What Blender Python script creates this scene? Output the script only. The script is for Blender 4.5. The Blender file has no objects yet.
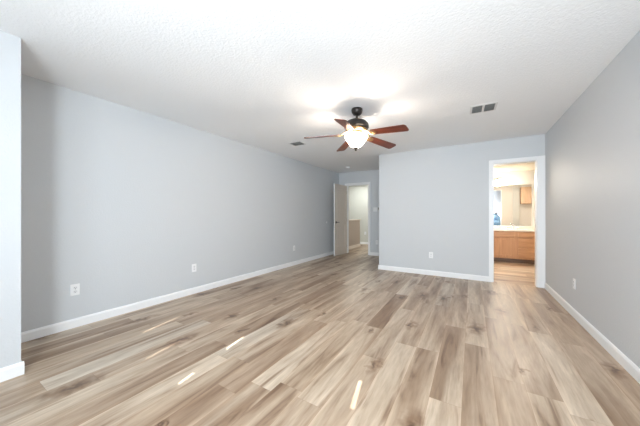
import bpy, bmesh, math, random
from mathutils import Vector, Matrix
random.seed(7)
S = bpy.context.scene
C = bpy.context.collection
R = math.radians

# ------------------------------------------------------------------ camera
cam_d = bpy.data.cameras.new('camera')
cam = bpy.data.objects.new('camera', cam_d)
C.objects.link(cam)
cam.location = (0, 0, 1.157)
cam.rotation_euler = (R(90), 0, math.atan2(151.5, 251.6))
cam_d.sensor_width = 36.0
cam_d.lens = 251.6 / 640 * 36.0
cam_d.shift_y = 2.0 / 640
cam_d.clip_start = 0.02
S.camera = cam

# ------------------------------------------------------------------ world, sun, daylight and fill, exposure
W = bpy.data.worlds.new('world')
S.world = W
W.use_nodes = True
W.node_tree.nodes['Background'].inputs[0].default_value = (0.75, 0.87, 1.0, 1)
W.node_tree.nodes['Background'].inputs[1].default_value = 1.0


def area(name, loc, rot, sx, sy, power, col, spread=180):
    d = bpy.data.lights.new(name, 'AREA')
    d.shape = 'RECTANGLE'
    d.size, d.size_y, d.energy, d.color = sx, sy, power, col
    d.spread = R(spread)
    o = bpy.data.objects.new(name, d)
    C.objects.link(o)
    o.location, o.rotation_euler = loc, rot
    return o


def point(name, loc, power, col, r=0.03):
    d = bpy.data.lights.new(name, 'POINT')
    d.energy, d.color, d.shadow_soft_size = power, col, r
    o = bpy.data.objects.new(name, d)
    C.objects.link(o)
    o.location = loc
    return o


SUN_K, SUN_T = -0.2, 0.55            # sideways and downward travel of the sun per metre along +Y
sd = bpy.data.lights.new('sun', 'SUN')
sd.energy, sd.angle, sd.color = 9.0, R(0.15), (1.0, 0.96, 0.9)
sun = bpy.data.objects.new('sun', sd)
C.objects.link(sun)
sun.location = (1.5, -6, 5)
sun.rotation_euler = Vector((SUN_K, 1, -SUN_T)).to_track_quat('-Z', 'Y').to_euler()

# area lamps stand in for daylight at unseen rear windows; hall, bath fills added
area('daylight_window', (0.46, -1.20, 1.30), (R(91), 0, R(24)), 0.70, 1.0, 47, (0.84, 0.93, 1.0), 150)
area('daylight_shutters', (-0.65, -1.16, 1.35), (R(95), 0, R(6)), 1.1, 0.85, 17, (0.84, 0.93, 1.0), 130)
area('hall_fill', (-3.3, 8.6, 2.40), (0, 0, 0), 1.8, 0.8, 19, (0.97, 1.0, 0.96))  # added overhead fill with no fixture, brightens the hall
area('bath_fill', (0.9, 6.4, 2.25), (0, 0, 0), 0.35, 0.35, 9, (1.0, 0.95, 0.88))  # added fill with no fixture, makes the gaps between vanity fronts cast shadows
S.view_settings.view_transform = 'Standard'
S.view_settings.look = 'None'
S.view_settings.gamma = 1.0
S.view_settings.use_curve_mapping = False
S.view_settings.exposure = 1.1


# ------------------------------------------------------------------ materials
def mat(name, col, rough=0.5, metal=0.0, spec=0.5, emit=None, es=0.0, trans=0.0, alpha=1.0):
    m = bpy.data.materials.new(name)
    m.use_nodes = True
    b = m.node_tree.nodes['Principled BSDF']
    b.inputs['Base Color'].default_value = (*col, 1)
    b.inputs['Roughness'].default_value = rough
    b.inputs['Metallic'].default_value = metal
    b.inputs['Specular IOR Level'].default_value = spec
    b.inputs['Transmission Weight'].default_value = trans
    if emit:
        b.inputs['Emission Color'].default_value = (*emit, 1)
        b.inputs['Emission Strength'].default_value = es
    return m


def N(nt, t, **k):
    n = nt.nodes.new(t)
    for a, v in k.items():
        setattr(n, a, v)
    return n


def bump(m, scale, strength, dist, detail=2.0, kind='noise', rough=0.5):
    nt = m.node_tree
    b = nt.nodes['Principled BSDF']
    tc = N(nt, 'ShaderNodeTexCoord')
    if kind == 'noise':
        t = N(nt, 'ShaderNodeTexNoise')
        t.inputs['Scale'].default_value = scale
        t.inputs['Detail'].default_value = detail
        t.inputs['Roughness'].default_value = rough
        out = t.outputs['Fac']
    else:
        t = N(nt, 'ShaderNodeTexVoronoi')
        t.inputs['Scale'].default_value = scale
        out = t.outputs['Distance']
    nt.links.new(tc.outputs['Object'], t.inputs['Vector'])
    bp = N(nt, 'ShaderNodeBump')
    bp.inputs['Strength'].default_value = strength
    bp.inputs['Distance'].default_value = dist
    nt.links.new(out, bp.inputs['Height'])
    nt.links.new(bp.outputs['Normal'], b.inputs['Normal'])
    return m


M = {}
M['wall'] = bump(mat('wall_paint', (0.64, 0.665, 0.688), 0.55, spec=0.35), 70, 0.35, 0.004)
M['ceiling'] = bump(mat('ceiling_texture', (0.925, 0.945, 0.965), 0.9, spec=0.1), 55, 0.6, 0.008, 3.0, rough=0.6)
M['trim'] = mat('trim_paint', (0.91, 0.92, 0.93), 0.35)
M['door'] = mat('door_white_shaded', (0.66, 0.59, 0.52), 0.4)  # white door darkened to taupe: its shade is put into the colour
M['door_edge'] = mat('door_white_lit', (0.86, 0.86, 0.86), 0.4)  # same door white as lit, without the shade in the leaf colour
M['hall'] = bump(mat('hall_paint', (0.60, 0.60, 0.555), 0.6, spec=0.3), 70, 0.3, 0.004)
M['half_wall'] = bump(mat('half_wall_paint', (0.55, 0.45, 0.375), 0.6, spec=0.3), 70, 0.3, 0.004)
M['hall_trim'] = mat('hall_trim_paint', (0.85, 0.76, 0.66), 0.4)
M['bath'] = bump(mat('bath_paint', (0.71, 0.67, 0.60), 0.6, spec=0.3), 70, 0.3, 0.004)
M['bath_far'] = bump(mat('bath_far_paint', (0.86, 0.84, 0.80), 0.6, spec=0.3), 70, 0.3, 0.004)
M['bath_ceiling'] = bump(mat('bath_ceiling_texture', (0.72, 0.66, 0.55), 0.9, spec=0.1), 30, 0.9, 0.012, 3.0)
M['plate'] = mat('outlet_plastic', (0.90, 0.91, 0.92), 0.3)
M['slot'] = mat('slot_dark', (0.10, 0.10, 0.10), 0.5)
M['recept'] = mat('receptacle_plastic', (0.82, 0.83, 0.85), 0.35)
M['bronze'] = mat('oil_rubbed_bronze', (0.032, 0.027, 0.025), 0.32, metal=0.55)
M['antique'] = mat('antique_bronze', (0.42, 0.27, 0.14), 0.33, metal=0.85)
M['lever'] = mat('lever_nickel', (0.12, 0.11, 0.10), 0.35, metal=0.8)
M['chrome'] = mat('chrome', (0.75, 0.76, 0.78), 0.12, metal=1.0)
M['nickel'] = mat('dark_nickel', (0.22, 0.21, 0.21), 0.35, metal=0.8)
M['vent'] = mat('vent_enamel', (0.74, 0.75, 0.75), 0.45)
M['vent_dark'] = mat('vent_duct', (0.22, 0.22, 0.22), 0.8)
M['vent_grey'] = mat('vent_blade', (0.36, 0.37, 0.36), 0.5)
M['counter'] = mat('cultured_marble', (0.88, 0.82, 0.74), 0.2)
M['mirror'] = mat('mirror_silver', (0.92, 0.92, 0.92), 0.01, metal=1.0)
M['shade'] = mat('sun_block_cloth', (0.8, 0.8, 0.8), 0.8)
M['jug'] = mat('jug_plastic', (0.30, 0.55, 0.86), 0.18, trans=0.45)
M['jug_base'] = mat('jug_base_plastic', (0.82, 0.86, 0.90), 0.3)
M['jug_cap'] = mat('jug_cap_plastic', (0.34, 0.38, 0.48), 0.4)
M['bulb'] = mat('vanity_glass', (1, 0.97, 0.92), 0.4, emit=(1.0, 0.86, 0.66), es=9.0)
M['lamp_on'] = mat('lamp_lens', (1, 0.95, 0.85), 0.4, emit=(1.0, 0.80, 0.55), es=8.0)


def bowl_glass():
    m = bpy.data.materials.new('frosted_bowl_glass')
    m.use_nodes = True
    nt = m.node_tree
    nt.nodes.clear()
    out = N(nt, 'ShaderNodeOutputMaterial')
    tr = N(nt, 'ShaderNodeBsdfTranslucent')
    df = N(nt, 'ShaderNodeBsdfDiffuse')
    em = N(nt, 'ShaderNodeEmission')
    tr.inputs[0].default_value = (1, 0.93, 0.82, 1)
    df.inputs[0].default_value = (0.9, 0.87, 0.82, 1)
    em.inputs[0].default_value = (1.0, 0.84, 0.66, 1)
    em.inputs[1].default_value = 6.0
    mx = N(nt, 'ShaderNodeMixShader')
    ad = N(nt, 'ShaderNodeAddShader')
    nt.links.new(tr.outputs[0], mx.inputs[1])
    nt.links.new(df.outputs[0], mx.inputs[2])
    nt.links.new(mx.outputs[0], ad.inputs[0])
    nt.links.new(em.outputs[0], ad.inputs[1])
    tp = N(nt, 'ShaderNodeBsdfTransparent')       # the frosting lets part of the bulbs' light straight through
    tp.inputs[0].default_value = (1, 0.95, 0.88, 1)
    m2 = N(nt, 'ShaderNodeMixShader')
    m2.inputs[0].default_value = 0.5
    nt.links.new(ad.outputs[0], m2.inputs[1])
    nt.links.new(tp.outputs[0], m2.inputs[2])
    nt.links.new(m2.outputs[0], out.inputs[0])
    return m


M['bowl'] = bowl_glass()


def clear_glass():
    m = bpy.data.materials.new('window_glass')
    m.use_nodes = True
    nt = m.node_tree
    nt.nodes.clear()
    out = N(nt, 'ShaderNodeOutputMaterial')
    tp = N(nt, 'ShaderNodeBsdfTransparent')
    gl = N(nt, 'ShaderNodeBsdfGlossy')
    gl.inputs['Roughness'].default_value = 0.02
    mx = N(nt, 'ShaderNodeMixShader')
    mx.inputs[0].default_value = 0.06
    nt.links.new(tp.outputs[0], mx.inputs[1])
    nt.links.new(gl.outputs[0], mx.inputs[2])
    nt.links.new(mx.outputs[0], out.inputs[0])
    return m


M['glass'] = clear_glass()


def wood(name, c1, c2, axis='X', rough=0.4, scale=6.0, spec=0.5):
    """grain running along one axis"""
    m = mat(name, c1, rough, spec=spec)
    nt = m.node_tree
    b = nt.nodes['Principled BSDF']
    tc = N(nt, 'ShaderNodeTexCoord')
    mp = N(nt, 'ShaderNodeMapping')
    sc = [scale * 5] * 3
    sc['XYZ'.index(axis)] = scale * 0.35
    mp.inputs['Scale'].default_value = sc
    t = N(nt, 'ShaderNodeTexNoise')
    t.inputs['Scale'].default_value = 1.0
    t.inputs['Detail'].default_value = 6
    t.inputs['Distortion'].default_value = 0.6
    r = N(nt, 'ShaderNodeValToRGB')
    r.color_ramp.elements[0].position = 0.35
    r.color_ramp.elements[1].position = 0.68
    r.color_ramp.elements[0].color = (*c2, 1)
    r.color_ramp.elements[1].color = (*c1, 1)
    nt.links.new(tc.outputs['Object'], mp.inputs[0])
    nt.links.new(mp.outputs[0], t.inputs[0])
    nt.links.new(t.outputs['Fac'], r.inputs[0])
    nt.links.new(r.outputs[0], b.inputs['Base Color'])
    return m


M['oak_v'] = wood('oak_vertical', (0.60, 0.33, 0.17), (0.49, 0.25, 0.12), 'Z')
M['oak_h'] = wood('oak_horizontal', (0.60, 0.33, 0.17), (0.49, 0.25, 0.12), 'X')
M['maple'] = wood('maple_panel', (0.74, 0.52, 0.35), (0.66, 0.44, 0.28), 'Z', 0.25)
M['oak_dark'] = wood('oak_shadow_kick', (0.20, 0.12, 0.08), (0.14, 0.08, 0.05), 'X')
M['cherry'] = wood('cherry_blade', (0.21, 0.042, 0.016), (0.10, 0.020, 0.009), 'X', 0.32, 5.0)


def plank_floor(name, along, width, length, stops, rough):
    """wood planks: per-row offset, per-plank tone, long grain, knots, fine joints"""
    m = mat(name, (0.5, 0.4, 0.3), rough, spec=0.5)
    nt = m.node_tree
    L = nt.links.new
    b = nt.nodes['Principled BSDF']
    tc = N(nt, 'ShaderNodeTexCoord')
    sp = N(nt, 'ShaderNodeSeparateXYZ')
    L(tc.outputs['Object'], sp.inputs[0])
    u_out, v_out = (sp.outputs['X'], sp.outputs['Y']) if along == 'Y' else (sp.outputs['Y'], sp.outputs['X'])

    def math_(op, a, bb=None, c=None):
        n = N(nt, 'ShaderNodeMath', operation=op)
        for i, v in enumerate((a, bb, c)):
            if v is None:
                continue
            if isinstance(v, (int, float)):
                n.inputs[i].default_value = v
            else:
                L(v, n.inputs[i])
        return n.outputs[0]

    def ramp(fac, els):
        r = N(nt, 'ShaderNodeValToRGB')
        cr = r.color_ramp
        while len(cr.elements) < len(els):
            cr.elements.new(0.5)
        for e, (p, c) in zip(cr.elements, els):
            e.position = p
            e.color = (*c, 1) if len(c) == 3 else c
        L(fac, r.inputs[0])
        return r.outputs[0]

    us = math_('DIVIDE', math_('ADD', u_out, 20.03), width)
    row = math_('FLOOR', us)
    uf = math_('FRACT', us)
    wn = N(nt, 'ShaderNodeTexWhiteNoise', noise_dimensions='1D')
    L(row, wn.inputs['W'])
    vs = math_('ADD', math_('DIVIDE', math_('ADD', v_out, 20.0), length), math_('MULTIPLY', wn.outputs['Value'], 7.0))
    col = math_('FLOOR', vs)
    vf = math_('FRACT', vs)
    cmb = N(nt, 'ShaderNodeCombineXYZ')
    L(row, cmb.inputs[0])
    L(col, cmb.inputs[1])
    w2 = N(nt, 'ShaderNodeTexWhiteNoise', noise_dimensions='3D')
    L(cmb.outputs[0], w2.inputs['Vector'])
    pid = w2.outputs['Value']
    base = ramp(pid, stops)
    # grain coordinates: stretched along the plank, shifted per plank
    gc = N(nt, 'ShaderNodeCombineXYZ')
    L(math_('ADD', u_out, math_('MULTIPLY', pid, 31.0)), gc.inputs[0])
    L(math_('MULTIPLY', math_('ADD', v_out, math_('MULTIPLY', pid, 17.0)), 0.11), gc.inputs[1])
    L(math_('MULTIPLY', pid, 9.0), gc.inputs[2])
    g1 = N(nt, 'ShaderNodeTexNoise')
    g1.inputs['Scale'].default_value = 9
    g1.inputs['Detail'].default_value = 5
    g1.inputs['Distortion'].default_value = 1.6
    L(gc.outputs[0], g1.inputs['Vector'])
    g2 = N(nt, 'ShaderNodeTexNoise')
    g2.inputs['Scale'].default_value = 75
    g2.inputs['Detail'].default_value = 3
    L(gc.outputs[0], g2.inputs['Vector'])
    grain = ramp(g1.outputs['Fac'], [(0.29, (0.48, 0.39, 0.33)), (0.42, (0.88, 0.84, 0.81)), (0.54, (1.0, 1.0, 1.0)), (0.72, (1.22, 1.25, 1.28))])
    fine = ramp(g2.outputs['Fac'], [(0.3, (0.89, 0.87, 0.85)), (0.62, (1.04, 1.04, 1.04))])

    def mul(a, c, f=1.0):
        n = N(nt, 'ShaderNodeMix', data_type='RGBA', blend_type='MULTIPLY')
        n.inputs['Factor'].default_value = f
        L(a, n.inputs['A'])
        L(c, n.inputs['B'])
        return n.outputs['Result']

    g3 = N(nt, 'ShaderNodeTexNoise')
    g3.inputs['Scale'].default_value = 3.6
    g3.inputs['Detail'].default_value = 2
    g3.inputs['Distortion'].default_value = 0.8
    L(gc.outputs[0], g3.inputs['Vector'])
    patch = ramp(g3.outputs['Fac'], [(0.34, (0.64, 0.55, 0.48)), (0.49, (0.98, 0.97, 0.96)), (0.64, (1.12, 1.15, 1.18))])
    edge = ramp(math_('MINIMUM', uf, math_('SUBTRACT', 1.0, uf)), [(0.0, (1.16, 1.17, 1.18)), (0.16, (1.0, 1.0, 1.0))])
    c = mul(mul(mul(mul(base, grain), fine), patch), edge)
    # knots
    kc = N(nt, 'ShaderNodeCombineXYZ')
    kn = N(nt, 'ShaderNodeTexNoise')
    kn.inputs['Scale'].default_value = 14
    L(tc.outputs['Object'], kn.inputs['Vector'])
    L(math_('ADD', u_out, math_('MULTIPLY', kn.outputs['Fac'], 0.16)), kc.inputs[0])
    L(math_('ADD', math_('MULTIPLY', v_out, 0.36), math_('MULTIPLY', kn.outputs['Fac'], 0.05)), kc.inputs[1])
    vo = N(nt, 'ShaderNodeTexVoronoi', voronoi_dimensions='2D')
    vo.inputs['Scale'].default_value = 3.5
    L(kc.outputs[0], vo.inputs['Vector'])
    sc = N(nt, 'ShaderNodeSeparateColor')
    L(vo.outputs['Color'], sc.inputs[0])
    far = math_('MULTIPLY', math_('GREATER_THAN', sc.outputs[0], 0.5), 10.0)     # only some cells carry a knot
    size = math_('ADD', math_('MULTIPLY', sc.outputs[1], 1.3), 0.45)
    knot = ramp(math_('ADD', math_('DIVIDE', vo.outputs['Distance'], size), far), [(0.025, (0.25, 0.18, 0.14)), (0.07, (0.58, 0.48, 0.41)), (0.17, (1, 1, 1))])
    c = mul(c, knot, 0.9)
    # joints
    ju = math_('MINIMUM', uf, math_('SUBTRACT', 1.0, uf))
    jv = math_('MINIMUM', vf, math_('SUBTRACT', 1.0, vf))
    j = math_('MINIMUM', math_('MULTIPLY', ju, width), math_('MULTIPLY', jv, length))
    joint = ramp(math_('MULTIPLY', j, 100.0), [(0.04, (0.72, 0.66, 0.62)), (0.16, (1, 1, 1))])
    c = mul(c, joint)
    L(c, b.inputs['Base Color'])
    bp = N(nt, 'ShaderNodeBump')
    bp.inputs['Strength'].default_value = 0.12
    bp.inputs['Distance'].default_value = 0.002
    L(g2.outputs['Fac'], bp.inputs['Height'])
    L(bp.outputs['Normal'], b.inputs['Normal'])
    return m


STOPS = [(0.0, (0.35, 0.245, 0.166)), (0.2, (0.45, 0.343, 0.245)), (0.4, (0.535, 0.433, 0.328)),
         (0.6, (0.40, 0.295, 0.207)), (0.8, (0.48, 0.375, 0.276)), (1.0, (0.555, 0.48, 0.388))]
M['floor'] = plank_floor('plank_floor', 'Y', 0.18, 1.22, STOPS, 0.36)
M['bath_floor'] = plank_floor('plank_floor_bath', 'X', 0.18, 1.22, STOPS, 0.36)


# ------------------------------------------------------------------ mesh helpers
def box(bm, x0, x1, y0, y1, z0, z1, bev=0.0, seg=2):
    r = bmesh.ops.create_cube(bm, size=1.0)
    vs = r['verts']
    for v in vs:
        v.co = Vector(((x0 + x1) / 2 + v.co.x * (x1 - x0), (y0 + y1) / 2 + v.co.y * (y1 - y0), (z0 + z1) / 2 + v.co.z * (z1 - z0)))
    if bev > 0:
        es = list({e for v in vs for e in v.link_edges})
        bmesh.ops.bevel(bm, geom=es, offset=bev, segments=seg, affect='EDGES', profile=0.5)
    return bm


def BM(*boxes, bev=0.0):
    bm = bmesh.new()
    for b in boxes:
        box(bm, *b, bev=bev)
    return bm


def lathe(bm, prof, cx=0, cy=0, seg=40, mtx=None):
    rings = []
    for r, z in prof:
        if r < 1e-6:
            rings.append([bm.verts.new((cx, cy, z))])
        else:
            rings.append([bm.verts.new((cx + r * math.cos(2 * math.pi * k / seg), cy + r * math.sin(2 * math.pi * k / seg), z)) for k in range(seg)])
    for a, b in zip(rings, rings[1:]):
        for k in range(seg):
            k2 = (k + 1) % seg
            f = [a[k % len(a)], a[k2 % len(a)], b[k2 % len(b)], b[k % len(b)]]
            u = []
            for v in f:
                if v not in u:
                    u.append(v)
            if len(u) > 2:
                bm.faces.new(u)
    if mtx:
        for ring in rings:
            for v in ring:
                v.co = mtx @ v.co
    return bm


def tube(bm, pts, rad, seg=12):
    """round bar along a list of points, capped"""
    pts = [Vector(p) for p in pts]
    rads = rad if isinstance(rad, (list, tuple)) else [rad] * len(pts)
    rings = []
    up = Vector((0, 0, 1))
    for i, p in enumerate(pts):
        d = (pts[min(i + 1, len(pts) - 1)] - pts[max(i - 1, 0)]).normalized()
        a = d.cross(up if abs(d.z) < 0.95 else Vector((1, 0, 0))).normalized()
        b = d.cross(a)
        rings.append([bm.verts.new(p + rads[i] * (math.cos(t) * a + math.sin(t) * b)) for t in [2 * math.pi * k / seg for k in range(seg)]])
    for a, b in zip(rings, rings[1:]):
        for k in range(seg):
            bm.faces.new((a[k], a[(k + 1) % seg], b[(k + 1) % seg], b[k]))
    bm.faces.new(rings[0])
    bm.faces.new(list(reversed(rings[-1])))
    return bm


def prism(bm, outline, z0, z1):
    lo = [bm.verts.new((x, y, z0)) for x, y in outline]
    hi = [bm.verts.new((x, y, z1)) for x, y in outline]
    n = len(outline)
    bm.faces.new(list(reversed(lo)))
    bm.faces.new(hi)
    for k in range(n):
        bm.faces.new((lo[k], lo[(k + 1) % n], hi[(k + 1) % n], hi[k]))
    return bm


def obj(name, bm, m, parent=None, smooth=False, loc=None, rot=None):
    bmesh.ops.recalc_face_normals(bm, faces=bm.faces[:])
    me = bpy.data.meshes.new(name)
    bm.to_mesh(me)
    bm.free()
    me.materials.append(M[m] if isinstance(m, str) else m)
    if smooth:
        for p in me.polygons:
            p.use_smooth = True
        me.set_sharp_from_angle(angle=R(40))
    o = bpy.data.objects.new(name, me)
    C.objects.link(o)
    if parent:
        o.parent = parent
    if loc:
        o.location = loc
    if rot:
        o.rotation_euler = rot
    return o


def struct(name, bm, m, parent=None, smooth=False):
    o = obj(name, bm, m, parent, smooth)
    if not parent:
        o['kind'] = 'structure'
    return o


def tag(o, label, cat, group=None):
    o['label'] = label
    o['category'] = cat
    if group:
        o['group'] = group
    return o


def thing(name, label, cat, loc=(0, 0, 0), rz=0.0, group=None):
    o = bpy.data.objects.new(name, None)
    C.objects.link(o)
    o.empty_display_size = 0.1
    o.location = loc
    o.rotation_euler = (0, 0, rz)
    return tag(o, label, cat, group)


def dup(root, loc, rz, label):
    r = root.copy()
    C.objects.link(r)
    r.location = loc
    r.rotation_euler = (0, 0, rz)
    r['label'] = label
    for ch in list(root.children):
        c = ch.copy()
        C.objects.link(c)
        c.parent = r
        for g in ch.children:
            d = g.copy()
            C.objects.link(d)
            d.parent = c
    return r


# ------------------------------------------------------------------ the setting
H = 2.44
XL, XR, XS = -3.5, 1.0, -2.8          # left wall, right wall, projecting wall at near left
YB, YD, YR, YS = 5.25, 6.95, -1.25, 0.445   # back wall, entry-door wall, rear wall, end of projecting wall
XA = -1.692                              # left end of the back wall
T = 0.12
BX0, BX1, BH = 0.315, 0.907, 2.04       # bath doorway
DX0, DX1, DH = -3.24, -2.55, 2.05       # entry doorway
HY = 9.45                               # far wall of the hall
BY, BXL, BXR, BZ = 8.15, -0.75, 2.1, 2.28   # bath: mirror wall, left wall, right wall, ceiling

struct('floor', BM((XL - T, XR + T, YR - T, YB + 0.06, -0.08, 0), (XL - T, XA + T, YB + 0.06, YD + 0.06, -0.08, 0)), 'floor')
struct('floor_hall', BM((-5.6, -0.9, YD + 0.06, HY + T, -0.08, 0)), 'floor')
struct('floor_bath', BM((BXL - T, BXR + T, YB + 0.06, BY + T, -0.08, 0)), 'bath_floor')
struct('ceiling', BM((XL - T, XR + T, YR - T, YB + 0.06, H, H + 0.08), (XL - T, XA + T, YB + 0.06, YD + 0.06, H, H + 0.08)), 'ceiling')
struct('ceiling_hall', BM((-5.6, -0.9, YD + 0.06, HY + T, H, H + 0.08)), 'ceiling')
struct('ceiling_bath', BM((BXL - T, BXR + T, YB + T, BY + T, BZ, BZ + 0.08)), 'bath_ceiling')

struct('wall_left', BM((XL - T, XL, YS - T, YD + T, 0, H)), 'wall')
struct('wall_right', BM((XR, XR + T, YR, YB + T, 0, H)), 'wall')
struct('wall_closet', BM((XS - T, XS, YR, YS, 0, H), (XL, XS - T, YS - T, YS, 0, H)), 'wall')
struct('wall_back', BM((XA, BX0, YB, YB + T, 0, H), (BX1, XR, YB, YB + T, 0, H), (BX0, BX1, YB, YB + T, BH, H),
                       (XA, XA + T, YB + T, YD, 0, H)), 'wall')
struct('wall_entry', BM((XL, DX0, YD, YD + T, 0, H), (DX1, XA + T, YD, YD + T, 0, H), (DX0, DX1, YD, YD + T, DH, H)), 'wall')
# rear wall with two window openings, behind the camera
W1 = (0.08, 0.84, 0.78, 2.06)
W2 = (-2.42, -0.01, 0.90, 2.06)
struct('wall_rear', BM((XS, W2[0], YR - T, YR, 0, H), (W2[0], W2[1], YR - T, YR, 0, W2[2]), (W2[0], W2[1], YR - T, YR, W2[3], H),
                       (W2[1], W1[0], YR - T, YR, 0, H), (W1[0], W1[1], YR - T, YR, 0, W1[2]), (W1[0], W1[1], YR - T, YR, W1[3], H),
                       (W1[1], XR, YR - T, YR, 0, H)), 'wall')


def window(name, x0, x1, z0, z1, filler, fm):
    f = 0.04
    o = struct(name, BM((x0, x0 + f, YR - 0.1, YR - 0.02, z0, z1), (x1 - f, x1, YR - 0.1, YR - 0.02, z0, z1),
                        (x0 + f, x1 - f, YR - 0.1, YR - 0.02, z0, z0 + f), (x0 + f, x1 - f, YR - 0.1, YR - 0.02, z1 - f, z1)), 'trim')
    struct('window_pane', BM((x0 + f, x1 - f, YR - 0.09, YR - 0.084, z0 + f, z1 - f)), 'glass', o)
    struct(filler, fm, 'shade', o)
    return o


window('window_1', *W1, 'sun_block_shade', BM((W1[0] + 0.04, W1[1] - 0.04, YR - 0.05, YR - 0.046, W1[2] + 0.04, W1[3] - 0.04)))  # unseen opaque sheet added to keep direct sun off the floor
# unseen blind panel, slots cut so five slivers of sun fall on the floor
gaps = {-2.268: ((1.38, 1.595, 0.017),), -1.78: ((1.26, 1.44, 0.012),), -1.266: ((1.243, 1.315, 0.024), (1.50, 1.63, 0.024)),
        -0.076: ((1.469, 1.617, 0.030),)}
sb = bmesh.new()
xa, z0, z1 = W2[0] + 0.04, W2[2] + 0.04, W2[3] - 0.04
sy = (YR - 0.04, YR - 0.034)
for gx in sorted(gaps):
    hw = max(g[2] for g in gaps[gx]) / 2
    box(sb, xa, gx - hw, *sy, z0, z1)
    zz = z0
    for g0, g1, w in gaps[gx]:
        box(sb, gx - hw, gx + hw, *sy, zz, g0)
        zz = g1
    box(sb, gx - hw, gx + hw, *sy, zz, z1)
    xa = gx + hw
box(sb, xa, W2[1] - 0.04, *sy, z0, z1)
window('window_2', *W2, 'sun_slot_blind', sb)

# hall and bath shells
struct('wall_hall_far', BM((-5.6, -0.9, HY, HY + T, 0, H)), 'hall')
struct('wall_hall_left', BM((-5.6 - T, -5.6, YD, HY + T, 0, H)), 'hall')
struct('wall_hall_right', BM((-0.9, -0.9 + T, YD + T, HY + T, 0, H)), 'hall')
struct('wall_hall_near', BM((-5.6, XL - T, YD, YD + T, 0, H), (XA + T, -0.9, YD, YD + T, 0, H)), 'hall')
hw_ = struct('wall_stair', BM((-3.67, -3.55, YD + T + 0.01, 8.77, 0, 0.965)), 'half_wall')
struct('trim_stair', BM((-3.70, -3.52, YD + T + 0.005, 8.80, 0.965, 1.0), bev=0.006), 'hall_trim')
struct('baseboard_stair', BM((-3.55, -3.535, YD + T + 0.01, 8.785, 0, 0.10), (-3.67, -3.55, 8.77, 8.785, 0, 0.10)), 'hall_trim')
struct('baseboard_hall', BM((-5.6, -0.9, HY - 0.014, HY, 0, 0.09)), 'trim')

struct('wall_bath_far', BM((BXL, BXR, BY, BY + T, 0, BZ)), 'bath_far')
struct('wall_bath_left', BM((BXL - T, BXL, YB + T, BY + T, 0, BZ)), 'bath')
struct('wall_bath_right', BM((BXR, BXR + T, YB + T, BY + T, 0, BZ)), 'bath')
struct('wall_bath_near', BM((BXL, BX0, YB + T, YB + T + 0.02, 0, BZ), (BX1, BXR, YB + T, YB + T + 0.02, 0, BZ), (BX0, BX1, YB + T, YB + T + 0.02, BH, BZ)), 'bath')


# baseboards: a profile with a chamfered top
def baseboard(name, p0, p1, nrm, m='trim', h=0.092, t=0.014):
    bm = bmesh.new()
    p0, p1, n = Vector((*p0, 0)), Vector((*p1, 0)), Vector((*nrm, 0))
    prof = [(0, 0), (t, 0), (t, h - 0.018), (t * 0.55, h - 0.004), (t * 0.35, h), (0, h)]
    a = [bm.verts.new(p0 + n * x + Vector((0, 0, z))) for x, z in prof]
    b = [bm.verts.new(p1 + n * x + Vector((0, 0, z))) for x, z in prof]
    k = len(prof)
    for i in range(k):
        bm.faces.new((a[i], a[(i + 1) % k], b[(i + 1) % k], b[i]))
    bm.faces.new(list(reversed(a)))
    bm.faces.new(b)
    struct(name, bm, m)


baseboard('baseboard_left', (XL, YS + 0.014), (XL, YD - 0.014), (1, 0))
baseboard('baseboard_right', (XR, YR + 0.014), (XR, YB - 0.02), (-1, 0))
baseboard('baseboard_back', (XA - 0.014, YB), (BX0 - 0.057, YB), (0, -1))
baseboard('baseboard_return', (XA, YB), (XA, YD - 0.014), (-1, 0))
baseboard('baseboard_entry', (DX1 + 0.057, YD), (XA - 0.014, YD), (0, -1))
baseboard('baseboard_entry_left', (XL + 0.014, YD), (DX0 - 0.057, YD), (0, -1))
baseboard('baseboard_closet', (XS, YR + 0.014), (XS, YS + 0.014), (1, 0))
baseboard('baseboard_closet_end', (XL + 0.014, YS), (XS, YS), (0, 1))
baseboard('baseboard_rear', (XS + 0.014, YR), (XR - 0.014, YR), (0, 1))


# door casings (trim) with a stepped face, and jamb linings
def casing(name, x0, x1, ztop, yface, ythick, w=0.057, t=0.017, right=None):
    wr = right or w
    bm = bmesh.new()
    box(bm, x0 - w, x0, yface - t, yface, 0, ztop + w, bev=0.004)
    box(bm, x1, x1 + wr, yface - t, yface, 0, ztop + w, bev=0.004)
    box(bm, x0, x1, yface - t, yface, ztop, ztop + w, bev=0.004)
    box(bm, x0 - w, x0 - w * 0.7, yface - t - 0.005, yface - t, 0, ztop + w)
    box(bm, x1 + wr * 0.7, x1 + wr, yface - t - 0.005, yface - t, 0, ztop + w)
    box(bm, x0 - w * 0.7, x1 + wr * 0.7, yface - t - 0.005, yface - t, ztop + w * 0.7, ztop + w)
    # jamb lining inside the opening, with a stop
    box(bm, x0, x0 + 0.012, yface - 0.001, yface + ythick, 0, ztop)
    box(bm, x1 - 0.012, x1, yface - 0.001, yface + ythick, 0, ztop)
    box(bm, x0 + 0.012, x1 - 0.012, yface - 0.001, yface + ythick, ztop - 0.012, ztop)
    struct(name, bm, 'trim')


casing('trim_1', BX0, BX1, BH, YB, T + 0.02, right=XR - BX1 - 0.002)
casing('trim_2', DX0, DX1, DH, YD, T)

# entry door, opened against the left wall: stiles and rails around two recessed panels
dw, dt, dh = 0.70, 0.035, 2.02


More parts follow.
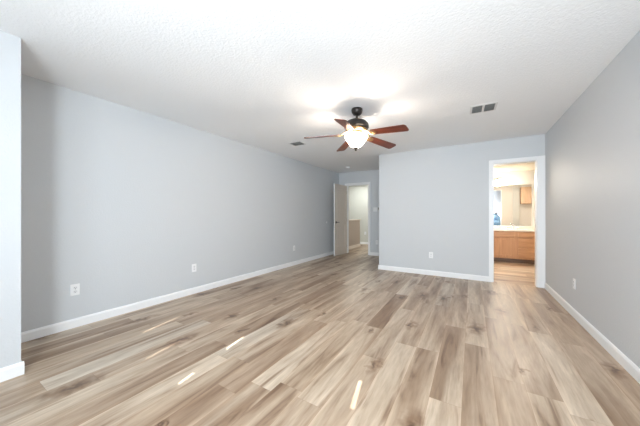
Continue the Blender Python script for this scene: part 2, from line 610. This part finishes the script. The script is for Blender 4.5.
def door_leaf():
    bm = bmesh.new()
    st = 0.105
    rails = ((0.0, 0.22), (0.86, 1.00), (1.88, dh))
    box(bm, 0, st, -dt / 2, dt / 2, 0, dh, bev=0.002)
    box(bm, dw - st, dw, -dt / 2, dt / 2, 0, dh, bev=0.002)
    for a, b in rails:
        box(bm, st, dw - st, -dt / 2, dt / 2, a, b)
    for (a, b), (c, d) in zip(rails, rails[1:]):
        box(bm, st, dw - st, -dt / 2 + 0.015, dt / 2 - 0.015, b, c)
        box(bm, st + 0.035, dw - st - 0.035, -dt / 2 + 0.006, dt / 2 - 0.006, b + 0.035, c - 0.035, bev=0.006)
    return bm


door = bpy.data.objects.new('door_1', None)
C.objects.link(door)
door['kind'] = 'structure'
hx, hy, fx, fy = -3.235, 6.915, -3.276, 6.225
door.location = (hx, hy, 0.012)
door.rotation_euler = (0, 0, math.atan2(fy - hy, fx - hx))
obj('door_leaf', door_leaf(), 'door', door)
obj('door_edge', BM((dw, dw + 0.003, -dt / 2, dt / 2, 0, dh)), 'door_edge', door)
for s in (-1, 1):
    bm = bmesh.new()
    lathe(bm, [(0, 0), (0.032, 0), (0.032, 0.006), (0.026, 0.011), (0.012, 0.012), (0.010, 0.045), (0, 0.045)], seg=24,
          mtx=Matrix.Translation((dw - 0.065, s * dt / 2, 0.94)) @ Matrix.Rotation(R(-90 * s), 4, 'X'))
    y = s * (dt / 2 + 0.042)
    tube(bm, [(dw - 0.065, y, 0.94), (dw - 0.10, y, 0.942), (dw - 0.14, y, 0.938), (dw - 0.175, y, 0.934)], [0.010, 0.010, 0.009, 0.007])
    obj('door_handle', bm, 'lever', door, smooth=True)
for z in (0.2, 1.0, 1.82):
    obj('hinge', tube(bmesh.new(), [(-0.006, 0.012, z - 0.045), (-0.006, 0.012, z + 0.045)], 0.006), 'lever', door)

# ------------------------------------------------------------------ ceiling fan with light
FX, FY = -1.187, 2.84
fan = thing('ceiling_fan', 'five blade ceiling fan with cherry wood blades, dark bronze motor and lit glass bowl', 'ceiling fan', (FX, FY, H - 0.002))
fan.rotation_mode = 'AXIS_ANGLE'
fan.rotation_axis_angle = (R(1.8), -0.516, 0.857, 0.0)      # it hangs a little out of plumb
z = lambda v: v - H
obj('canopy', lathe(bmesh.new(), [(0, 0), (0.066, 0), (0.068, -0.02), (0.062, -0.045), (0.045, -0.068), (0.022, -0.078), (0, -0.078)]), 'bronze', fan, True)
obj('downrod', tube(bmesh.new(), [(0, 0, -0.07), (0, 0, -0.135)], 0.013, 20), 'bronze', fan, True)
obj('motor_housing', lathe(bmesh.new(), [(0, z(2.325)), (0.03, z(2.325)), (0.038, z(2.312)), (0.085, z(2.300)), (0.12, z(2.282)), (0.142, z(2.255)), (0.148, z(2.232)),
                                         (0.148, z(2.215)), (0.135, z(2.205)), (0.10, z(2.20)), (0, z(2.20))], seg=48), 'bronze', fan, True)
bm = bmesh.new()
lathe(bm, [(0, z(2.20)), (0.118, z(2.20)), (0.126, z(2.193)), (0.122, z(2.180)), (0.104, z(2.168)), (0.085, z(2.163)), (0, z(2.163))], seg=48)
for k in range(20):       # cast beads round the rim of the flywheel cover
    a = 2 * math.pi * k / 20
    lathe(bm, [(0, 0.010), (0.008, 0.005), (0.010, 0), (0.008, -0.005), (0, -0.010)], seg=10,
          mtx=Matrix.Translation((0.121 * math.cos(a), 0.121 * math.sin(a), z(2.187))))
obj('flywheel_cover', bm, 'antique', fan, True)
obj('light_fitter', lathe(bmesh.new(), [(0, z(2.165)), (0.06, z(2.165)), (0.070, z(2.155)), (0.078, z(2.145)), (0.062, z(2.135)), (0.066, z(2.122)), (0.05, z(2.112)), (0, z(2.112))]), 'antique', fan, True)
RT, PITCH = 0.635, R(12)


def blade_bm():
    bm = bmesh.new()
    pts = []
    r0, r1 = 0.205, RT
    w0, w1, rc = 0.052, 0.066, 0.03
    pts += [(r0, -w0 + 0.015), (r0 + 0.012, -w0)]
    for k in range(7):
        a = -math.pi / 2 + k * math.pi / 12
        pts.append((r1 - rc + rc * math.cos(a), -w1 + rc + rc * math.sin(a)))
    for k in range(7):
        a = k * math.pi / 12
        pts.append((r1 - rc + rc * math.cos(a), w1 - rc + rc * math.sin(a)))
    pts += [(r0 + 0.012, w0), (r0, w0 - 0.015)]
    prism(bm, pts, -0.004, 0.004)
    return bm


def iron_bm():
    bm = bmesh.new()
    # forked cast arm from the flywheel to the blade root, with a plate under the blade
    for s in (-1, 1):
        tube(bm, [(0.10, s * 0.012, 0.034), (0.135, s * 0.022, 0.026), (0.165, s * 0.036, 0.006), (0.20, s * 0.036, -0.009), (0.245, s * 0.020, -0.010)], [0.008, 0.0085, 0.008, 0.007, 0.005], 10)
    tube(bm, [(0.10, 0, 0.034), (0.15, 0, 0.018), (0.19, 0, -0.006), (0.26, 0, -0.010)], [0.009, 0.009, 0.008, 0.006], 10)
    prism(bm, [(0.195, -0.040), (0.225, -0.045), (0.255, -0.028), (0.275, 0), (0.255, 0.028), (0.225, 0.045), (0.195, 0.040)], -0.010, -0.005)
    return bm


bl_me = ir_me = None
for k in range(5):
    a = R(62 + 72 * k)
    if k == 0:
        b = obj('fan_blade', blade_bm(), 'cherry', fan)
        ir = obj('blade_iron', iron_bm(), 'antique', fan, True)
        bl_me, ir_me = b.data, ir.data
    else:
        b = bpy.data.objects.new('fan_blade', bl_me)
        ir = bpy.data.objects.new('blade_iron', ir_me)
        for o in (b, ir):
            C.objects.link(o)
            o.parent = fan
    mtx = Matrix.Translation((0, 0, z(2.140))) @ Matrix.Rotation(a, 4, 'Z') @ Matrix.Rotation(R(4.8), 4, 'Y') @ Matrix.Rotation(-PITCH, 4, 'X')
    b.matrix_local = mtx
    ir.matrix_local = mtx
bowl = lathe(bmesh.new(), [(0.130, z(2.116)), (0.138, z(2.112)), (0.136, z(2.100)), (0.124, z(2.074)), (0.104, z(2.045)), (0.082, z(2.014)), (0.058, z(1.988)), (0.030, z(1.976)), (0.0, z(1.973))], seg=48)
obj('glass_bowl', bowl, 'bowl', fan, True)
obj('finial', lathe(bmesh.new(), [(0, z(1.980)), (0.024, z(1.976)), (0.028, z(1.968)), (0.020, z(1.960)), (0.011, z(1.953)), (0.013, z(1.944)), (0.008, z(1.934)), (0, z(1.930))], seg=20), 'bronze', fan, True)
for k in range(3):
    a = R(20 + 120 * k)
    point('fan_bulb', (FX - 0.009 + 0.03 * math.cos(a), FY - 0.005 + 0.03 * math.sin(a), 2.05), 4.8, (1.0, 0.88, 0.77), 0.045)

# ------------------------------------------------------------------ ceiling fittings


def register(name, label, loc, rz, lx, ly, banks):
    t = thing(name, label, 'air vent', loc, rz, 'ceiling air vents')
    fr = 0.022
    bm = BM((-lx / 2, lx / 2, -ly / 2, -ly / 2 + fr, -0.005, 0), (-lx / 2, lx / 2, ly / 2 - fr, ly / 2, -0.005, 0),
            (-lx / 2, -lx / 2 + fr, -ly / 2 + fr, ly / 2 - fr, -0.005, 0), (lx / 2 - fr, lx / 2, -ly / 2 + fr, ly / 2 - fr, -0.005, 0))
    if banks == 2:
        box(bm, -0.012, 0.012, -ly / 2 + fr, ly / 2 - fr, -0.006, 0)
    obj('vent_frame', bm, 'vent', t)
    obj('duct_opening', BM((-lx / 2 + fr, lx / 2 - fr, -ly / 2 + fr, ly / 2 - fr, -0.002, -0.0005)), 'vent_dark', t)
    spans = [(-lx / 2 + fr, -0.012), (0.012, lx / 2 - fr)] if banks == 2 else [(-lx / 2 + fr, lx / 2 - fr)]
    n = 7
    for a, b in spans:
        for k in range(n):
            y = -ly / 2 + fr + (k + 0.5) * (ly - 2 * fr) / n
            sl = BM((a, b, -0.009, 0.009, -0.0008, 0.0008))
            obj('slat', sl, 'vent_grey', t, loc=(0, y, -0.007), rot=(R(35), 0, 0))
    return t


register('air_vent', 'ceiling air vent with two banks of grey slats, towards the bathroom side', (0.12, 3.60, H), R(2), 0.27, 0.25, 2)
register('air_vent', 'small square ceiling air vent nearer the long left wall, beyond the fan blade', (-2.68, 3.66, H), R(2), 0.25, 0.21, 1)
sm = thing('smoke_detector', 'round white smoke detector on the ceiling above the entry door', 'smoke detector', (-2.85, 6.19, H))
obj('detector_body', lathe(bmesh.new(), [(0, 0), (0.062, 0), (0.064, -0.012), (0.058, -0.026), (0.045, -0.032), (0, -0.034)]), 'plate', sm, True)
obj('sensor_ring', lathe(bmesh.new(), [(0.030, -0.033), (0.030, -0.036), (0.022, -0.038), (0, -0.038)], seg=24), 'recept', sm, True)


# ------------------------------------------------------------------ outlets, switch, bumper
def outlet(label, loc, rz):
    t = thing('wall_outlet', label, 'outlet', loc, rz, 'white wall outlets')
    obj('cover_plate', BM((-0.036, 0.036, -0.006, 0, -0.058, 0.058), bev=0.0025), 'plate', t)
    for s in (-1, 1):
        bm = bmesh.new()
        prof = [(0.017 * math.cos(2 * math.pi * k / 20), max(-0.0135, min(0.0135, 0.017 * math.sin(2 * math.pi * k / 20)))) for k in range(20)]
        prism(bm, prof, 0, 0.0025)
        for v in bm.verts:
            v.co = Vector((v.co.x, -0.006 - v.co.z, v.co.y + s * 0.0195))
        r = obj('receptacle', bm, 'recept', t)
        sl = BM((-0.0075, -0.0050, -0.0092, -0.0084, s * 0.0195, s * 0.0195 + 0.008), (0.0050, 0.0075, -0.0092, -0.0084, s * 0.0195, s * 0.0195 + 0.008),
                (-0.0025, 0.0025, -0.0092, -0.0084, s * 0.0195 - 0.009, s * 0.0195 - 0.004))
        obj('socket_slots', sl, 'slot', r)
    obj('screw', lathe(bmesh.new(), [(0, 0), (0.003, 0), (0.003, 0.001), (0, 0.0015)], seg=10, mtx=Matrix.Translation((0, -0.006, 0)) @ Matrix.Rotation(R(90), 4, 'X')), 'vent_grey', t)
    return t


o0 = outlet('white duplex outlet on the left wall, nearest to the viewer', (XL, 0.919, 0.388), R(90))
dup(o0, (XL, 2.216, 0.378), R(90), 'white duplex outlet midway along the left wall, low above the baseboard')
dup(o0, (XL, 4.652, 0.395), R(90), 'white outlet on the left wall, farthest from the viewer, near the open door')
dup(o0, (-0.668, YB, 0.385), 0, 'white outlet on the wall left of the bathroom doorway')
dup(o0, (XR, 3.93, 0.378), R(-90), 'white outlet low on the right hand wall')
dup(o0, (-2.297, YD, 0.382), 0, 'white outlet on the wall between entry door frame and wall corner')
dup(o0, (-3.60, HY, 0.44), 0, 'white outlet seen through the entry doorway on the far hall wall')
sw = thing('light_switch', 'white double light switch beside the entry door frame', 'light switch', (-2.345, YD, 1.315))
obj('cover_plate', BM((-0.058, 0.058, -0.006, 0, -0.058, 0.058), bev=0.0025), 'plate', sw)
for s in (-1, 1):
    obj('toggle', BM((s * 0.023 - 0.005, s * 0.023 + 0.005, -0.016, -0.006, -0.004, 0.016), bev=0.001), 'recept', sw)
th = thing('fan_control', 'small grey wall control right of the double light switch', 'wall control', (-2.245, YD, 1.335))
obj('control_body', BM((-0.022, 0.022, -0.018, 0, -0.035, 0.035), bev=0.003), 'vent_grey', th)
obj('display_window', BM((-0.014, 0.014, -0.0195, -0.0178, 0.004, 0.024)), 'slot', th)
bp_ = thing('wall_bumper', 'small round white bumper on the left wall behind the door handle', 'door bumper', (XL, 6.17, 0.95), R(90))
obj('bumper_disc', lathe(bmesh.new(), [(0, 0), (0.028, 0), (0.028, 0.006), (0.02, 0.010), (0.012, 0.008), (0, 0.008)], seg=24, mtx=Matrix.Rotation(R(90), 4, 'X')), 'plate', bp_, True)

# ------------------------------------------------------------------ bathroom
VY = 7.60
VX0, VX1, VZ = -0.30, 1.62, 0.765
van = thing('vanity_cabinet', 'oak vanity cabinet with a door and drawers below the bathroom mirror', 'vanity cabinet', ((VX0 + VX1) / 2, (VY + BY) / 2, 0))
ox, oy = van.location.x, van.location.y
X = lambda v: v - ox
Y = lambda v: v - oy
obj('cabinet_body', BM((X(VX0), X(VX1), Y(VY), Y(BY - 0.002), 0.10, VZ)), 'oak_v', van)
obj('toe_kick', BM((X(VX0), X(VX1), Y(VY + 0.07), Y(BY - 0.002), 0.0, 0.10)), 'oak_dark', van)


def front(name, x0, x1, z0, z1, m, panel):
    bm = bmesh.new()
    y1 = Y(VY)
    y0 = y1 - 0.022
    if panel:
        f = 0.055
        box(bm, X(x0), X(x0) + f, y0, y1, z0, z1, bev=0.002)
        box(bm, X(x1) - f, X(x1), y0, y1, z0, z1, bev=0.002)
        box(bm, X(x0) + f, X(x1) - f, y0, y1, z0, z0 + f)
        box(bm, X(x0) + f, X(x1) - f, y0, y1, z1 - f, z1)
        box(bm, X(x0) + f, X(x1) - f, y0 + 0.010, y1, z0 + f, z1 - f)
    else:
        box(bm, X(x0), X(x1), y0, y1, z0, z1, bev=0.004)
    return obj(name, bm, m, van)


front('drawer_front', -0.24, 0.40, 0.62, 0.745, 'oak_h', False)
front('cabinet_door', -0.24, 0.06, 0.13, 0.60, 'oak_v', True)
front('cabinet_door', 0.10, 0.40, 0.13, 0.60, 'oak_v', True)
front('drawer_front', 0.45, 0.885, 0.62, 0.745, 'oak_h', False)
front('cabinet_door', 0.45, 0.885, 0.13, 0.60, 'oak_v', True)
for a, b in ((0.62, 0.745), (0.385, 0.60), (0.13, 0.365)):
    front('drawer_front', 0.955, 1.53, a, b, 'oak_h', False)

ct = thing('vanity_countertop', 'cream marble vanity countertop with backsplash and basin on the oak cabinet', 'countertop', (ox, oy, VZ))
bm = bmesh.new()
cx, cy, rx, ry = 0.90, 7.86, 0.22, 0.16
x0, x1, y0, y1 = VX0 - 0.01, VX1 + 0.01, VY - 0.03, BY - 0.002
n = 48
# slab top with an oval basin hollow
outer = []
for k in range(n):
    t = 2 * math.pi * k / n
    dx, dy = math.cos(t), math.sin(t)
    s = min(((x1 - cx) if dx > 0 else (cx - x0)) / max(abs(dx), 1e-6), ((y1 - cy) if dy > 0 else (cy - y0)) / max(abs(dy), 1e-6))
    outer.append((cx + dx * s, cy + dy * s))
ang = [math.atan2(py - cy, px - cx) for px, py in ((x0, y0), (x1, y0), (x1, y1), (x0, y1))]
for (px, py), a in zip(((x0, y0), (x1, y0), (x1, y1), (x0, y1)), ang):
    k = round((a % (2 * math.pi)) / (2 * math.pi) * n) % n
    outer[k] = (px, py)
zt = 0.03
ro = [bm.verts.new((px - ox, py - oy, zt)) for px, py in outer]
rb = [bm.verts.new((px - ox, py - oy, 0.001)) for px, py in outer]
rings = [ro]
for s, d in ((1.0, 0.0), (0.97, -0.012), (0.90, -0.03)):
    rings.append([bm.verts.new((cx + rx * s * math.cos(2 * math.pi * k / n) - ox, cy + ry * s * math.sin(2 * math.pi * k / n) - oy, zt + d + (0.001 if d == -0.03 else 0))) for k in range(n)])
for a, b in zip(rings, rings[1:]):
    for k in range(n):
        bm.faces.new((a[k], a[(k + 1) % n], b[(k + 1) % n], b[k]))
bm.faces.new(rings[-1])
for k in range(n):
    bm.faces.new((ro[k], rb[k], rb[(k + 1) % n], ro[(k + 1) % n]))
obj('counter_slab', bm, 'counter', ct)
obj('backsplash', BM((X(x0), X(x1), Y(BY - 0.022), Y(BY - 0.003), zt, zt + 0.075), bev=0.003), 'counter', ct)
obj('drain', lathe(bmesh.new(), [(0, 0.0045), (0.02, 0.0045), (0.022, 0.002), (0.022, 0.0012)], cx - ox, cy - oy, seg=20), 'chrome', ct, True)

ZC = VZ + zt
fc = thing('faucet', 'chrome two handle faucet behind the vanity basin', 'faucet', (0.90, 8.045, ZC))
obj('spout', tube(tube(bmesh.new(), [(0, 0, 0), (0, 0, 0.012)], [0.026, 0.022], 16), [(0, 0, 0.01), (0, 0, 0.09), (0, -0.02, 0.125), (0, -0.06, 0.135), (0, -0.105, 0.115)], [0.015, 0.013, 0.012, 0.011, 0.010]), 'chrome', fc, True)
for s in (-1, 1):
    hb = tube(bmesh.new(), [(s * 0.10, 0, 0), (s * 0.10, 0, 0.035)], [0.022, 0.014], 16)
    tube(hb, [(s * 0.10, 0, 0.032), (s * 0.10, 0, 0.045)], 0.012, 14)
    tube(hb, [(s * 0.10, 0, 0.042), (s * 0.155, -0.01, 0.052)], [0.008, 0.006])
    obj('tap_handle', hb, 'chrome', fc, True)

MX0, MX1, MZ0, MZ1 = -0.25, 1.29, 0.885, 1.93
mr = thing('bathroom_mirror', 'wide frameless mirror on the bathroom wall above the vanity', 'mirror', ((MX0 + MX1) / 2, BY, MZ0))
w = (MX1 - MX0) / 2
obj('mirror_glass', BM((-w, w, -0.010, -0.004, 0, MZ1 - MZ0)), 'mirror', mr)
obj('mirror_backing', BM((-w, w, -0.004, -0.0005, 0, MZ1 - MZ0)), 'vent_grey', mr)
for px in (-w * 0.6, w * 0.6):
    for pz in (0.0, MZ1 - MZ0):
        obj('mirror_clip', BM((px - 0.012, px + 0.012, -0.014, -0.0005, pz - 0.008, pz + 0.008)), 'chrome', mr)

vl = thing('vanity_light', 'lit vanity light bar with glowing glass shades above the bathroom mirror', 'wall light', (0.24, BY, 2.10))
obj('backplate', BM((-0.44, 0.44, -0.022, -0.001, -0.03, 0.04), bev=0.004), 'chrome', vl)
for k, px in enumerate((-0.36, -0.12, 0.12, 0.36)):
    a = obj('shade_arm', tube(tube(bmesh.new(), [(px, -0.02, 0.01), (px, -0.07, 0.025), (px, -0.10, 0.015)], 0.008), [(px, -0.10, 0.03), (px, -0.10, -0.02)], [0.018, 0.022], 16), 'nickel', vl, True)
    obj('glass_shade', lathe(bmesh.new(), [(0.022, -0.015), (0.032, -0.03), (0.045, -0.065), (0.055, -0.10), (0.050, -0.102), (0.0, -0.06)], px, -0.10, seg=24), 'bulb', a, True)
for px in (-0.12, 0.12, 0.36, 0.60):
    point('vanity_bulb', (px, BY - 0.10, 1.97), 10.0, (1.0, 0.93, 0.82), 0.05)

jg = thing('water_jug', 'blue translucent water jug with grey cap on a white base on the vanity', 'water jug', (0.545, 7.90, ZC))
obj('jug_base', lathe(bmesh.new(), [(0, 0), (0.090, 0), (0.094, 0.01), (0.092, 0.085), (0.084, 0.095), (0, 0.095)], seg=32), 'jug_base', jg, True)
obj('jug_body', lathe(bmesh.new(), [(0, 0.096), (0.074, 0.096), (0.088, 0.108), (0.089, 0.15), (0.083, 0.158), (0.089, 0.166), (0.089, 0.21), (0.083, 0.218), (0.089, 0.226), (0.089, 0.27),
                                    (0.084, 0.30), (0.065, 0.335), (0.036, 0.358), (0.030, 0.37), (0.030, 0.392), (0, 0.392)], seg=32), 'jug', jg, True)
obj('jug_cap', lathe(bmesh.new(), [(0, 0.44), (0.026, 0.438), (0.034, 0.43), (0.036, 0.393), (0, 0.393)], seg=24), 'jug_cap', jg, True)

# things on the near bath wall that the mirror shows
YN = YB + T + 0.02
struct('trim_3', BM((1.22, 1.40, YN, YN + 0.06, 0, 2.1)), 'hall')
wc = thing('wall_cabinet', 'small oak wall cabinet reflected in the bathroom mirror', 'wall cabinet', (1.66, YN, 1.53))
obj('cabinet_body', BM((-0.24, 0.24, 0.001, 0.20, 0, 0.56)), 'maple', wc)
bm = bmesh.new()
box(bm, -0.23, 0.23, 0.20, 0.218, 0.01, 0.55, bev=0.002)
box(bm, -0.17, 0.17, 0.218, 0.224, 0.07, 0.49, bev=0.005)
obj('cabinet_door', bm, 'maple', wc)
